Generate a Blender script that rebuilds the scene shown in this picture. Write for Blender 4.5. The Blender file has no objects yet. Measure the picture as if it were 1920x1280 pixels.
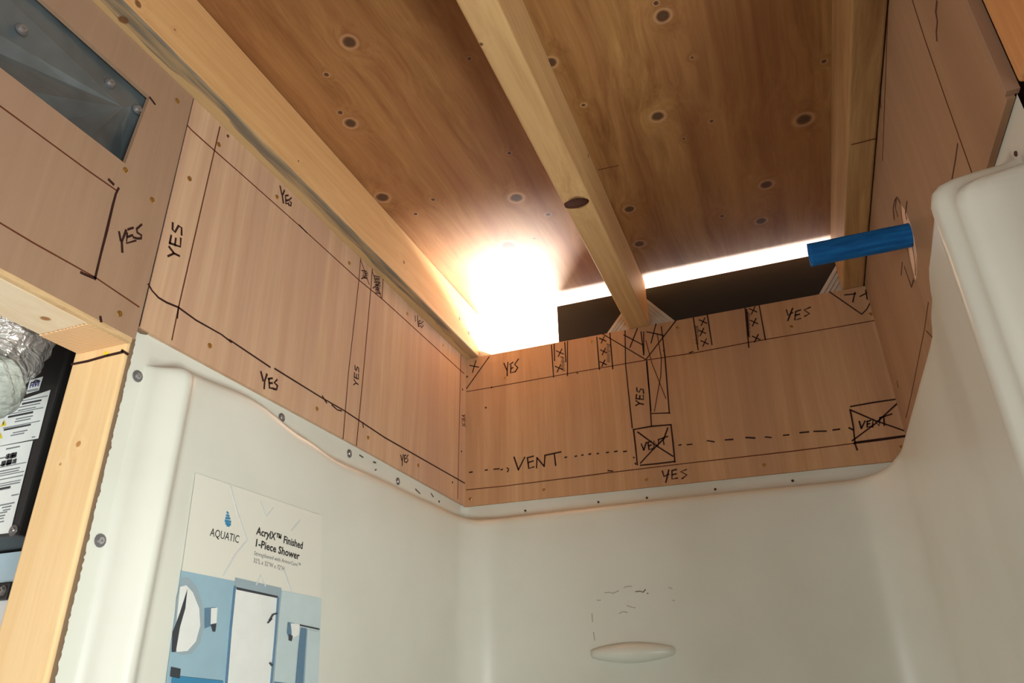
import bpy, bmesh, math, random
from mathutils import Vector, Matrix, noise
from mathutils.geometry import tessellate_polygon
random.seed(7)
sc = bpy.context.scene
COL = sc.collection

# ---------------------------------------------------------------- camera, world, lamps, exposure
S = 1.344                      # metres per layout unit (the stall is 0.605 units = 32 in wide)
CZ = 1.46                      # camera height above the floor
F = 1383.29                    # focal length in pixels of the 1920 px frame
RX = Vector((0.9332964290769947, 0.35869105045064203, -0.017277320357774444))
RY = Vector((-0.17553944041709668, 0.41371568162939903, -0.893322584306461))
RZ = Vector((-0.3132789177876206, 0.8367676290945635, 0.44908379459659925))
cam_d = bpy.data.cameras.new('camera'); cam = bpy.data.objects.new('camera', cam_d); COL.objects.link(cam)
m3 = Matrix((RX, -RY, -RZ)).transposed()
cam.matrix_world = Matrix.Translation((0, 0, CZ)) @ m3.to_4x4()
cam_d.sensor_width = 36.0; cam_d.lens = F / 1920 * 36.0; cam_d.clip_start = 0.01
sc.camera = cam

vs = sc.view_settings
sc.display_settings.display_device = 'sRGB'
vs.view_transform = 'Standard'; vs.look = 'None'; vs.gamma = 1.0; vs.use_curve_mapping = False
vs.exposure = 0.0

world = bpy.data.worlds.new('overcast_daylight'); sc.world = world; world.use_nodes = True
bg = world.node_tree.nodes['Background']
bg.inputs['Color'].default_value = (0.95, 0.97, 1.0, 1); bg.inputs['Strength'].default_value = 18.0

def lamp(name, kind, loc, energy, color=(1, 1, 1), size=0.3, target=None, size_y=None, spread=None):
    d = bpy.data.lights.new(name, kind); d.energy = energy; d.color = color
    if kind == 'AREA':
        d.shape = 'RECTANGLE'; d.size = size; d.size_y = size_y or size
        if spread: d.spread = spread
    elif kind == 'SPOT':
        d.shadow_soft_size = size
    else:
        d.shadow_soft_size = size
    o = bpy.data.objects.new(name, d); COL.objects.link(o); o.location = loc
    if target is not None:
        o.rotation_euler = (Vector(target) - Vector(loc)).to_track_quat('-Z', 'Y').to_euler()
    return o
# the room's work light behind the camera, the daylight of the next room, the bright yard outside
lamp('room_window', 'AREA', (0.80, -0.80, 1.25), 11.0, (0.98, 1.0, 0.92), 0.8, (-0.5, 1.0, 1.95))
lamp('work_light', 'AREA', (0.60, -0.22, 1.08), 6.0, (0.96, 1.0, 0.95), 0.35, (-0.62, 0.45, 1.62), spread=math.radians(95))
lamp('next_room_window', 'AREA', (-1.50, -1.15, 1.15), 19.0, (0.97, 1.0, 0.97), 0.8, (0.1, 1.2, 1.85))
lamp('yard_bounce_straight', 'AREA', (0.05, 3.7, 1.42), 750.0, (1.0, 0.98, 0.95), 0.8, (-0.45, 1.2, 2.26), size_y=0.4)
lamp('yard_bounce', 'AREA', (-1.15, 3.7, 1.40), 800.0, (1.0, 0.98, 0.95), 1.5, (-0.35, 1.2, 2.26), size_y=0.4)

# ---------------------------------------------------------------- layout helpers (layout units, camera = origin)
def ray(px, py):
    x = (px - 960) / F; y = (py - 640) / F
    return RX * x + RY * y + RZ
def PX(px, py, X): r = ray(px, py); return r * (X / r.x)
def PY(px, py, Y): r = ray(px, py); return r * (Y / r.y)
def PZ(px, py, Z): r = ray(px, py); return r * (Z / r.z)
def W(p): return Vector((p[0] * S, p[1] * S, p[2] * S + CZ))
XL, XR, YB = -0.4555, 0.150, 1.0          # plywood faces: left, right, back
ZT, ZB, ZC = 0.520, 0.279, 0.600          # wall top, panel bottom, roof sheathing
ZF = -CZ / S                              # floor
WO = {}
def reg(o, origin, parent):
    WO[o.name] = Vector(origin)
    if parent is not None:
        o.parent = parent; o.location = Vector(origin) - WO[parent.name]
    else:
        o.location = origin
def meta(o, label=None, cat=None, group=None, kind=None):
    if label: o['label'] = label
    if cat: o['category'] = cat
    if group: o['group'] = group
    if kind: o['kind'] = kind
    return o
def empty(name, at, label=None, cat=None, group=None, kind=None, parent=None):
    o = bpy.data.objects.new(name, None); COL.objects.link(o); o.empty_display_size = 0.05
    reg(o, W(at), parent); return meta(o, label, cat, group, kind)
def link_mesh(name, me, mats, parent, origin, smooth):
    for m in (mats if isinstance(mats, (list, tuple)) else [mats]): me.materials.append(m)
    if smooth:
        for p in me.polygons: p.use_smooth = True
    o = bpy.data.objects.new(name, me); COL.objects.link(o); reg(o, origin, parent); return o
def mk(name, verts, faces, mats, parent=None, smooth=False, origin=None, idx=None, metres=False):
    vv = [Vector(v) if metres else W(v) for v in verts]
    if origin is None:
        n = len(vv); origin = sum(vv, Vector()) / n; origin.z = min(v.z for v in vv)
    else: origin = W(origin)
    me = bpy.data.meshes.new(name); me.from_pydata([v - origin for v in vv], [], faces)
    if idx:
        for p, i in zip(me.polygons, idx): p.material_index = i
    me.validate(); me.update()
    return link_mesh(name, me, mats, parent, origin, smooth)
def from_bm(name, bm, mats, parent=None, smooth=False):
    # bm in metres, world
    vv = [v.co for v in bm.verts]; origin = sum(vv, Vector()) / len(vv); origin.z = min(v.z for v in vv)
    for v in bm.verts: v.co -= origin
    me = bpy.data.meshes.new(name); bm.to_mesh(me); bm.free()
    return link_mesh(name, me, mats, parent, origin, smooth)
def bx(bm, lo, hi, bev=0.0, seg=2):
    a, b = W(lo), W(hi)
    r = bmesh.ops.create_cube(bm, size=1.0)
    vs_ = r['verts']
    for v in vs_:
        v.co = Vector(((a.x + b.x) / 2 + v.co.x * (b.x - a.x), (a.y + b.y) / 2 + v.co.y * (b.y - a.y), (a.z + b.z) / 2 + v.co.z * (b.z - a.z)))
    if bev > 0:
        es = list({e for v in vs_ for e in v.link_edges})
        bmesh.ops.bevel(bm, geom=es, offset=bev, segments=seg, affect='EDGES', profile=0.5)
def box(name, lo, hi, mat, parent=None, bev=0.0, seg=2, smooth=False):
    bm = bmesh.new(); bx(bm, lo, hi, bev, seg); return from_bm(name, bm, mat, parent, smooth)
def put(axis, pos, p):
    return (pos, p[0], p[1]) if axis == 'X' else ((p[0], pos, p[1]) if axis == 'Y' else (p[0], p[1], pos))
def plate(name, outer, holes, axis, pos, depth, mat, parent=None):
    """flat sheet with thickness; outline and holes in the plane of the sheet"""
    loops = [outer] + holes
    tri = tessellate_polygon([[Vector((p[0], p[1], 0)) for p in lp] for lp in loops])
    flat = [p for lp in loops for p in lp]; n = len(flat)
    verts = [put(axis, pos, p) for p in flat] + [put(axis, pos + depth, p) for p in flat]
    faces = [tuple(t) for t in tri] + [tuple(reversed([i + n for i in t])) for t in tri]
    k = 0
    for lp in loops:
        m = len(lp)
        for i in range(m): a = k + i; b = k + (i + 1) % m; faces.append((a, b, b + n, a + n))
        k += m
    o = mk(name, verts, faces, mat, parent)
    bm = bmesh.new(); bm.from_mesh(o.data); bmesh.ops.recalc_face_normals(bm, faces=bm.faces); bm.to_mesh(o.data); bm.free()
    return o

# ---------------------------------------------------------------- materials
def srgb(c):
    return tuple(((v / 255) / 12.92 if v / 255 <= 0.04045 else ((v / 255 + 0.055) / 1.055) ** 2.4) for v in c) + (1.0,)
class NT:
    def __init__(s, name):
        s.m = bpy.data.materials.new(name); s.m.use_nodes = True; s.t = s.m.node_tree; s.b = s.t.nodes['Principled BSDF']
    def n(s, kind, **kw):
        x = s.t.nodes.new(kind)
        for k, v in kw.items(): setattr(x, k, v)
        return x
    def l(s, a, b): s.t.links.new(a, b)
    def val(s, sock, v):
        if hasattr(v, 'is_linked') or isinstance(v, bpy.types.NodeSocket): s.l(v, sock)
        else: sock.default_value = v
    def math(s, op, a, b=0.0, c=None):
        x = s.n('ShaderNodeMath', operation=op); s.val(x.inputs[0], a); s.val(x.inputs[1], b)
        if c is not None: s.val(x.inputs[2], c)
        return x.outputs[0]
    def vec(s, op, a, b=(0, 0, 0)):
        x = s.n('ShaderNodeVectorMath', operation=op); s.val(x.inputs[0], a); s.val(x.inputs[1], b)
        return x.outputs['Value'] if op == 'LENGTH' else x.outputs[0]
    def noise(s, v, scale=1.0, detail=4.0, rough=0.55, dist=0.0):
        x = s.n('ShaderNodeTexNoise'); s.val(x.inputs['Vector'], v); x.inputs['Scale'].default_value = scale
        x.inputs['Detail'].default_value = detail; x.inputs['Roughness'].default_value = rough; x.inputs['Distortion'].default_value = dist
        return x.outputs['Fac']
    def ramp(s, f, stops, interp='LINEAR'):
        x = s.n('ShaderNodeValToRGB'); s.val(x.inputs['Fac'], f); e = x.color_ramp.elements; x.color_ramp.interpolation = interp
        while len(e) < len(stops): e.new(0.5)
        for el, (p, c) in zip(e, stops): el.position = p; el.color = c
        return x.outputs['Color']
    def mix(s, f, a, b, mode='MIX'):
        x = s.n('ShaderNodeMix', data_type='RGBA', blend_type=mode); s.val(x.inputs[0], f); s.val(x.inputs[6], a); s.val(x.inputs[7], b)
        return x.outputs[2]
    def bump(s, h, strength=0.2, dist=0.001):
        x = s.n('ShaderNodeBump'); x.inputs['Strength'].default_value = strength; x.inputs['Distance'].default_value = dist
        s.l(h, x.inputs['Height']); s.l(x.outputs['Normal'], s.b.inputs['Normal'])
    def done(s, color=None, rough=0.6, metal=0.0, spec=None):
        if color is not None: s.val(s.b.inputs['Base Color'], color)
        s.val(s.b.inputs['Roughness'], rough); s.val(s.b.inputs['Metallic'], metal)
        if spec is not None: s.b.inputs['Specular IOR Level'].default_value = spec
        return s.m
def g(v): return (v, v, v, 1)
def plain(name, c, rough=0.5, metal=0.0, spec=None):
    t = NT(name); P = t.n('ShaderNodeNewGeometry').outputs['Position']
    f = t.noise(P, 40.0, 3.0)
    col = t.mix(0.25, srgb(c), t.mix(f, srgb([v * 0.8 for v in c]), srgb([min(255, v * 1.12) for v in c])))
    return t.done(col, rough, metal, spec)

def wood(name, light, dark, stretch, knots=(), streak=1.0, rough=0.62, spec=0.3, mottling=None, fine=1.0, kdark=(70, 45, 25), kring=None, stain=None, warp=0.5, bumps=0.15):
    """grain along one axis; knots = [(point in layout units, radius in metres)]"""
    t = NT(name); P = t.n('ShaderNodeNewGeometry').outputs['Position']
    D = None
    for p, r in knots:
        q = W(p)
        v = t.vec('SUBTRACT', P, tuple(q)); v = t.vec('MULTIPLY', v, (1 / r, 1 / r, 1 / r)); d = t.vec('LENGTH', v)
        D = d if D is None else t.math('MINIMUM', D, d)
    base = t.vec('MULTIPLY', P, tuple(stretch))
    wob = t.noise(t.vec('MULTIPLY', P, tuple(max(2.0, c * 0.16) for c in stretch)), 1.0, 2.0)
    off = t.math('MULTIPLY', wob, warp * 6.0)
    if D is not None:
        k = t.math('POWER', 2.718, t.math('MULTIPLY', D, -0.6))
        off = t.math('ADD', off, t.math('MULTIPLY', k, 1.2))
    cmb = t.n('ShaderNodeCombineXYZ')
    for i in range(3): t.l(off, cmb.inputs[i])
    gv = t.vec('ADD', base, cmb.outputs[0])
    n1 = t.noise(gv, 1.0, 5.0, 0.6, 0.3)
    n2 = t.noise(gv, 4.5 * fine, 3.0, 0.6)
    n3 = t.noise(P, 3.2, 3.0)
    f = t.math('ADD', t.math('MULTIPLY', n1, 0.62), t.math('ADD', t.math('MULTIPLY', n2, 0.2), t.math('MULTIPLY', n3, 0.18)))
    lo, hi = 0.5 - 0.16 / streak, 0.5 + 0.16 / streak
    col = t.ramp(f, [(lo, srgb(dark)), (hi, srgb(light))])
    if mottling:
        mm = t.ramp(t.noise(t.vec('MULTIPLY', P, tuple(c * 0.22 for c in stretch)), 1.0, 3.0), [(0.42, g(0)), (0.66, g(1))])
        col = t.mix(t.math('MULTIPLY', mm, 0.55), col, srgb(mottling))
    if stain: col = stain(t, P, col)
    if D is not None:
        if kring:
            rg = t.ramp(t.math('DIVIDE', D, 3.0), [(0.30, g(0)), (0.36, g(1)), (0.42, g(0.7)), (0.50, g(0))])
            col = t.mix(t.math('MULTIPLY', rg, 0.45), col, srgb(kring))
        Dn = t.math('ADD', D, t.math('MULTIPLY', t.math('SUBTRACT', t.noise(P, 160.0, 3.0), 0.5), 0.35))
        km = t.ramp(t.math('DIVIDE', Dn, 3.0), [(0.22, g(1)), (0.34, g(0))])
        col = t.mix(t.math('MULTIPLY', km, 0.88), col, srgb(kdark))
    t.bump(n2, bumps, 0.0008)
    return t.done(col, rough, 0.0, spec)

def ceil_knots():
    L = [(655,79,13),(657,231,11),(612,140,5),(638,211,5),(717,370,12),(812,374,4),(968,371,12),(953,461,14),(967,516,9),(920,555,8),(904,510,4),
         (1243,30,13),(1233,218,12),(1507,224,14),(1437,346,11),(1427,414,9),(1180,392,9),(1199,457,9),(1334,227,4),(1354,405,4),(1282,260,3),
         (1298,108,3),(1094,197,4),(1545,115,5),(1033,117,11),(880,110,4),(955,287,4),(1002,447,3),(1230,6,5),(1028,402,5),(779,401,4)]
    out = []
    for x, y, r in L:
        p = PZ(x, y, ZC); out.append((p, r * RZ.dot(p) * S / F * 1.05))
    return out
M = {}
M['fir_ply'] = wood('fir_roof_plywood', (190, 144, 90), (116, 72, 36), (34, 1.6, 34), ceil_knots(), streak=0.9, rough=0.62, spec=0.2,
                    mottling=(146, 92, 62), fine=1.3, kdark=(72, 52, 42), kring=(205, 165, 130), warp=0.45)
def ply_stain(t, P, col):
    return col
M['luan_x'] = wood('luan_plywood_side', (208, 176, 146), (184, 146, 116), (70, 70, 2.2), streak=0.8, rough=0.7, spec=0.2, mottling=(178, 140, 120), warp=0.25, bumps=0.08)
M['luan_aged'] = wood('luan_plywood_grey_pink', (168, 138, 114), (148, 118, 94), (60, 60, 3.0), streak=0.6, rough=0.7, spec=0.2, mottling=(154, 124, 104), warp=0.25, bumps=0.08)
M['luan_y'] = wood('luan_plywood_back', (204, 164, 126), (172, 130, 92), (60, 60, 2.0), streak=0.8, rough=0.7, spec=0.2, mottling=(172, 134, 106), warp=0.25, bumps=0.08)
M['luan_r'] = wood('luan_plywood_right', (170, 136, 106), (150, 116, 88), (50, 50, 2.6), streak=0.6, rough=0.72, spec=0.2, mottling=(146, 112, 86), warp=0.25, bumps=0.08)
M['ply_edge'] = wood('plywood_cut_edge', (226, 196, 150), (176, 138, 98), (20, 20, 160), streak=0.8, rough=0.8)
def blue_stain(t, P, col):
    # grey-blue sapwood stain on the rafter's underside, along its room-side arris
    sx = t.n('ShaderNodeSeparateXYZ'); t.l(P, sx.inputs[0])
    a = t.math('SUBTRACT', sx.outputs['X'], -0.4335 * S)           # distance to the arris (negative inside)
    w = t.math('MULTIPLY', t.noise(t.vec('MULTIPLY', P, (30, 4, 30)), 1.0, 3.0), 0.036)
    band = t.math('LESS_THAN', t.math('MULTIPLY', a, -1.0), w)
    low = t.math('LESS_THAN', sx.outputs['Z'], (0.5222) * S + CZ)
    st = t.ramp(t.noise(t.vec('MULTIPLY', P, (120, 8, 40)), 1.0, 4.0), [(0.4, g(0.35)), (0.6, g(1))])
    grey = t.mix(t.math('MULTIPLY', low, 0.5), col, srgb((176, 158, 120)))
    return t.mix(t.math('MULTIPLY', t.math('MULTIPLY', band, low), t.math('MULTIPLY', st, 0.85)), grey, srgb((98, 96, 92)))
def kk(lst, fn):
    return [(fn(x, y), r * RZ.dot(fn(x, y)) * S / F) for x, y, r in lst]
M['pine_left'] = wood('pine_rafter_left', (224, 182, 130), (200, 152, 100), (70, 3.0, 70),
    kk([(231,38,11)], lambda x, y: PZ(x, y, ZT)) + kk([(327,56,3),(485,268,3),(559,302,3)], lambda x, y: PX(x, y, -0.434)) +
    kk([(258,8,9),(757,492,4),(861,597,4),(878,624,5)], lambda x, y: PX(x, y, -0.434)), streak=0.8, stain=blue_stain, kdark=(110, 70, 40), rough=0.6)
M['pine_mid'] = wood('pine_rafter_middle', (216, 178, 126), (178, 138, 92), (80, 3.0, 80),
    kk([(902,84,5),(1083,380,21)], lambda x, y: PZ(x, y, ZT)) + kk([(1104,292,5),(1171,463,3)], lambda x, y: PX(x, y, -0.151)), streak=0.95, kdark=(84, 44, 22), mottling=(196, 158, 112))
M['pine_right'] = wood('pine_rafter_right', (200, 162, 112), (148, 108, 66), (60, 3.0, 60), streak=0.9, mottling=(128, 84, 48))
M['pine_stud'] = wood('pine_stud', (236, 206, 158), (220, 182, 130), (70, 70, 3.0), kk([(147,832,7),(113,870,3)], lambda x, y: PY(x, y, .374)), streak=0.8, kdark=(176, 118, 62), rough=0.6)
M['pine_header'] = wood('pine_header', (236, 222, 198), (222, 198, 164), (60, 3.0, 60), kk([(85,597,10)], lambda x, y: PZ(x, y, .262)), streak=0.9, kdark=(150, 96, 44))
M['pine_stud_r'] = wood('pine_stud_right', (222, 164, 108), (188, 124, 74), (60, 60, 3.0), streak=0.8)
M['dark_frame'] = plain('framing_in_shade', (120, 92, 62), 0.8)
# end grain: growth rings around a pith outside the block
t = NT('pine_end_grain'); P = t.n('ShaderNodeNewGeometry').outputs['Position']
pc = W(PZ(150, 700, .262)); v = t.vec('MULTIPLY', t.vec('SUBTRACT', P, tuple(pc)), (1, 1, 0)); d = t.vec('LENGTH', v)
w_ = t.n('ShaderNodeMath', operation='SINE'); t.l(t.math('MULTIPLY', t.math('ADD', d, t.math('MULTIPLY', t.noise(P, 18.0), 0.012)), 1700.0), w_.inputs[0])
M['end_grain'] = t.done(t.ramp(t.math('MULTIPLY_ADD', w_.outputs[0], 0.5, 0.5), [(0.0, srgb((196, 150, 106))), (0.6, srgb((232, 196, 152)))]), 0.75)
M['ink'] = plain('black_marker_ink', (52, 28, 24), 0.7, 0, 0.2)
M['pencil'] = plain('brown_pen_line', (96, 52, 34), 0.8, 0, 0.1)
M['ink_soft'] = plain('smudged_ink', (92, 64, 54), 0.9, 0, 0.1)
M['brass'] = plain('brass_screw', (186, 148, 84), 0.35, 0.8)
M['zinc'] = plain('zinc_screw', (190, 190, 192), 0.35, 0.8)
M['washer'] = plain('grey_washer', (120, 118, 120), 0.45, 0.5)
M['steel'] = plain('galvanised_tie', (206, 204, 196), 0.42, 0.35)
M['black_board'] = plain('black_board', (26, 26, 26), 0.7)
M['gap'] = plain('dark_gap', (30, 20, 14), 0.9)
M['white_plastic'] = plain('white_cabinet', (240, 244, 246), 0.4)
M['film'] = plain('pale_blue_panel', (188, 214, 228), 0.35)
M['black_box'] = plain('black_enclosure', (40, 42, 44), 0.45)
M['box_edge'] = plain('grey_box_edge', (116, 112, 108), 0.5)
M['paper'] = plain('white_label_paper', (232, 240, 240), 0.5)
M['print_grey'] = plain('grey_print', (120, 126, 130), 0.7)
M['print_dark'] = plain('dark_print', (52, 54, 58), 0.7)
M['yellow'] = plain('yellow_warning', (232, 208, 40), 0.6)
M['navy'] = plain('navy_print', (44, 38, 120), 0.6)
M['floor'] = plain('subfloor', (150, 120, 88), 0.8)
M['shellwall'] = plain('unseen_room_wall', (196, 160, 130), 0.8)
# acrylic
t = NT('white_acrylic'); P = t.n('ShaderNodeNewGeometry').outputs['Position']
c = t.mix(t.ramp(t.noise(P, 5.0, 4.0), [(0.4, g(0)), (0.65, g(1))]), srgb((214, 216, 207)), srgb((207, 209, 199)))
t.b.inputs['Coat Weight'].default_value = 0.12; t.b.inputs['Coat Roughness'].default_value = 0.15
t.bump(t.noise(P, 14.0, 2.0), 0.06, 0.004)
M['acrylic'] = t.done(c, 0.34, 0, 0.5)
M['smudge'] = plain('grey_scuff', (176, 170, 154), 0.8)
M['scuff_dark'] = plain('dark_scuff', (96, 84, 66), 0.9)
M['dirt'] = plain('rough_cut_edge', (120, 98, 76), 0.9)
# foam pipe
t = NT('blue_foam'); P = t.n('ShaderNodeNewGeometry').outputs['Position']
f = t.noise(t.vec('MULTIPLY', P, (20, 160, 160)), 1.0, 4.0)
t.bump(t.noise(P, 300.0, 3.0), 0.3, 0.001)
M['blue'] = t.done(t.ramp(f, [(0.35, srgb((10, 84, 152))), (0.65, srgb((22, 112, 186)))]), 0.75, 0, 0.25)
# sheet metal
t = NT('galvanised_sheet'); P = t.n('ShaderNodeNewGeometry').outputs['Position']
f = t.noise(P, 9.0, 3.0)
M['sheet'] = t.done(t.ramp(f, [(0.35, srgb((112, 124, 130))), (0.7, srgb((158, 174, 182)))]), 0.36, 0.75)
t.bump(t.noise(P, 12.0, 2.0), 0.4, 0.01)
t = NT('crumpled_foil'); P = t.n('ShaderNodeNewGeometry').outputs['Position']
n = t.noise(t.vec('MULTIPLY', P, (26, 26, 60)), 1.0, 3.0, 0.55, 1.2)
t.bump(n, 1.0, 0.012); M['foil'] = t.done(srgb((240, 238, 236)), 0.3, 0.7)
t = NT('milky_jacket'); P = t.n('ShaderNodeNewGeometry').outputs['Position']
n = t.noise(P, 60.0, 4.0); t.bump(n, 0.8, 0.006)
M['jacket'] = t.done(t.ramp(n, [(0.35, srgb((148, 158, 154))), (0.65, srgb((190, 200, 196)))]), 0.6, 0.0)

# ---------------------------------------------------------------- pen strokes: thin ribbons lying on a surface
SPLIT = {'pen_or_shade_line', 'marker_line', 'chevron_print', 'scuff_mark', 'printed_door_edge', 'crossed_out_note', 'smudge', 'cut_out_mark', 'chipped_edge', 'vent_box_outline', 'printed_shower_head', 'dashed_line', 'pencil_note', 'roof_emblem'}
STUFF = {'printed_lines', 'barcode', 'drop_emblem', 'crossed_marks'}
def ribbon(name, strokes, axis, pos, off, width, mat, parent, label=None):
    """strokes: pixel polylines measured on the surface; built as thin raised ribbons on that surface"""
    if name in SPLIT and len(strokes) > 1:
        for k in strokes: ribbon(name, [k], axis, pos, off, width, mat, parent, label)
        return None
    fn = {'X': PX, 'Y': PY, 'Z': PZ}[axis]; ai = 'XYZ'.index(axis); a, b = [i for i in range(3) if i != ai]
    verts, faces = [], []
    for st in strokes:
        wd = width
        if isinstance(st, tuple) and isinstance(st[0], (int, float)) is False and len(st) == 2 and isinstance(st[1], (int, float)):
            st, wd = st
        pts = [fn(x, y, pos) for x, y in st]
        pts = [p if k == 0 or (p - pts[k - 1]).length > 1e-5 else p + Vector((1e-4, 1e-4, 1e-4)) for k, p in enumerate(pts)]
        n = len(pts)
        for i in range(n):
            d = (pts[min(i + 1, n - 1)] - pts[max(i - 1, 0)])
            t2 = Vector((d[a], d[b])); t2 = t2.normalized() if t2.length > 1e-9 else Vector((1, 0)); nn = Vector((-t2.y, t2.x))
            w = wd / S / 2 * (0.85 + 0.3 * random.random())
            e = t2 * (w * 0.8 if i == n - 1 else (-w * 0.8 if i == 0 else 0))
            for s_ in (1, -1):
                q = [0, 0, 0]; q[ai] = pos + off; q[a] = pts[i][a] + nn.x * w * s_ + e.x; q[b] = pts[i][b] + nn.y * w * s_ + e.y; verts.append(q)
        k = len(verts) - 2 * n
        for i in range(n - 1): faces.append((k + 2 * i, k + 2 * i + 1, k + 2 * i + 3, k + 2 * i + 2))
    o = mk(name, verts, faces, mat, parent)
    sol = None
    bm = bmesh.new(); bm.from_mesh(o.data)
    r = bmesh.ops.extrude_face_region(bm, geom=list(bm.faces))
    ex = [v for v in r['geom'] if isinstance(v, bmesh.types.BMVert)]
    vec = [0, 0, 0]; vec[ai] = -off * S * 0.8
    bmesh.ops.translate(bm, verts=ex, vec=vec); bmesh.ops.recalc_face_normals(bm, faces=bm.faces); bm.to_mesh(o.data); bm.free()
    if label: o['label'] = label
    if name in STUFF: o['kind'] = 'stuff'
    return o
def zig(x, y, w, h, n=5):
    """a scribbled block of crossed-out letters"""
    out = []
    for i in range(n):
        yy = y - h / 2 + h * i / (n - 1)
        out += [(x - w / 2 + random.uniform(-1, 1), yy), (x + w / 2 + random.uniform(-1, 1), yy + h / (2 * n))]
    return out
def cross(x, y, s, a=0.4):
    return [[(x - s, y - s * 0.5), (x + s, y + s * 0.4)], [(x + s * 0.5, y - s), (x - s * 0.45, y + s)]]

# screw prototype meshes (metres, axis = +Z)
def screw_mesh(name, r, depth, mat, washer=None):
    bm = bmesh.new(); prof = [(r, 0.0), (r, depth), (r * 0.86, depth * 1.5), (r * 0.42, depth * 1.5), (r * 0.36, depth * 0.4)]
    n = 14; rows = []
    for rr, z in prof: rows.append([bm.verts.new((rr * math.cos(2 * math.pi * i / n), rr * math.sin(2 * math.pi * i / n), z)) for i in range(n)])
    for j in range(len(prof) - 1):
        for i in range(n): bm.faces.new((rows[j][i], rows[j][(i + 1) % n], rows[j + 1][(i + 1) % n], rows[j + 1][i]))
    bm.faces.new(rows[-1])
    k = len(bm.faces)
    if washer:
        a = [bm.verts.new((washer * math.cos(2 * math.pi * i / n), washer * math.sin(2 * math.pi * i / n), 0)) for i in range(n)]
        b = [bm.verts.new((washer * 0.93 * math.cos(2 * math.pi * i / n), washer * 0.93 * math.sin(2 * math.pi * i / n), depth * 0.5)) for i in range(n)]
        fs = [bm.faces.new((a[i], a[(i + 1) % n], b[(i + 1) % n], b[i])) for i in range(n)] + [bm.faces.new(b)]
        for f_ in fs: f_.material_index = 1
    me = bpy.data.meshes.new(name); bm.to_mesh(me); bm.free(); me.materials.append(mat); me.materials.append(M['washer'])
    return me
SM_brass = screw_mesh('brass_screw', 0.0034, 0.0006, M['brass'])
SM_small = screw_mesh('small_screw', 0.0022, 0.0006, M['ink_soft'])
SM_zinc = screw_mesh('zinc_screw', 0.0034, 0.0016, M['zinc'], 0.0066)
SM_tiny = screw_mesh('sheet_screw', 0.0040, 0.0026, M['zinc'], 0.0062)
ROT = {'X': Matrix.Rotation(math.pi / 2, 3, 'Y'), '-X': Matrix.Rotation(-math.pi / 2, 3, 'Y'), '-Y': Matrix.Rotation(math.pi / 2, 3, 'X'), '-Z': Matrix.Rotation(math.pi, 3, 'X')}
def screws(pts, axis, pos, face, me, parent, name='screw'):
    fn = {'X': PX, 'Y': PY, 'Z': PZ}[axis]
    for x, y in pts:
        p = fn(x, y, pos(x, y) if callable(pos) else pos)
        o = bpy.data.objects.new(name, me); COL.objects.link(o); reg(o, W(p), parent)
        o.rotation_euler = ROT[face].to_euler()

# ================================================================ SETTING
TP = 0.004   # plywood thickness
# --- roof sheathing
ceil = empty('ceiling', (-0.15, 0.4, ZC), kind='structure')
sheet = plate('plywood_sheet', [(-0.60, -1.45), (0.22, -1.45), (0.22, 1.27), (-0.60, 1.27)], [], 'Z', ZC, 0.011, M['fir_ply'], ceil)
plate('plywood_sheet', [(0.2205, -1.45), (1.30, -1.45), (1.30, 1.27), (0.2205, 1.27)], [], 'Z', ZC, 0.011, M['fir_ply'], ceil)
plate('plywood_sheet', [(-1.7, -1.45), (-0.601, -1.45), (-0.601, 1.27), (-1.7, 1.27)], [], 'Z', ZC, 0.011, M['fir_ply'], ceil)
ribbon('scratch_mark', [[(1122,318),(1160,310)]], 'Z', ZC, -0.0003, 0.0015, M['pencil'], sheet)
# --- left wall
wl = empty('wall_left', (XL, 0.2, ZF), kind='structure')
hole = [(-0.02, .4815), (.3345, .4815), (.329, .4035), (-0.02, .4025)]
pA = plate('plywood_panel', [(-0.9, .2655), (.3765, .2655), (.3768, .3), (.3772, ZT), (-0.9, ZT)], [hole], 'X', XL, -TP, M['luan_aged'], wl)
pB = plate('plywood_panel', [(.3785, .2770), (.700, .2785), (YB, .2780), (YB, ZT), (.3785, ZT)], [], 'X', XL, -TP, M['luan_x'], wl)
box('seam_strip', (XL - TP - .012, .3766, .2785), (XL - .0007, .3784, ZT), M['gap'], wl)
box('panel_edge', (XL - TP, -0.9, .2615), (XL + .0003, .3735, .2655), M['ply_edge'], wl)
# hidden framing that closes the wall above the door and beside the rafter
box('top_plate', (-.520, -0.9, .505), (XL - TP - .013, 1.0, ZT - .0005), M['dark_frame'], wl)
box('blocking', (-.520, -0.9, ZT), (-.4640, 1.0, ZC - .0005), M['dark_frame'], wl)
# --- back wall
wb = empty('wall_back', (-0.15, YB, ZF), kind='structure')
pC = plate('plywood_panel', [(XL, .2760), (0.138, .2712), (0.150, .2860), (0.150, ZT), (XL, ZT)], [], 'Y', YB, TP, M['luan_y'], wb)
box('framing', (XL - .2, YB + .0145, ZF), (XR + .12, YB + .055, ZT - .004), M['dark_frame'], wb)  # unseen slab added behind the panel to block daylight
box('light_stop_board', (XL - .2, YB + .0145, ZT - .0035), (-.4640, YB + .055, ZC - .0005), M['shellwall'], wb)  # unseen board added to stop daylight leaking in above the framing
box('exterior_wall', (-1.7, YB + .0145, ZF), (XL - .2005, YB + .055, ZC), M['shellwall'], wb)
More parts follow.
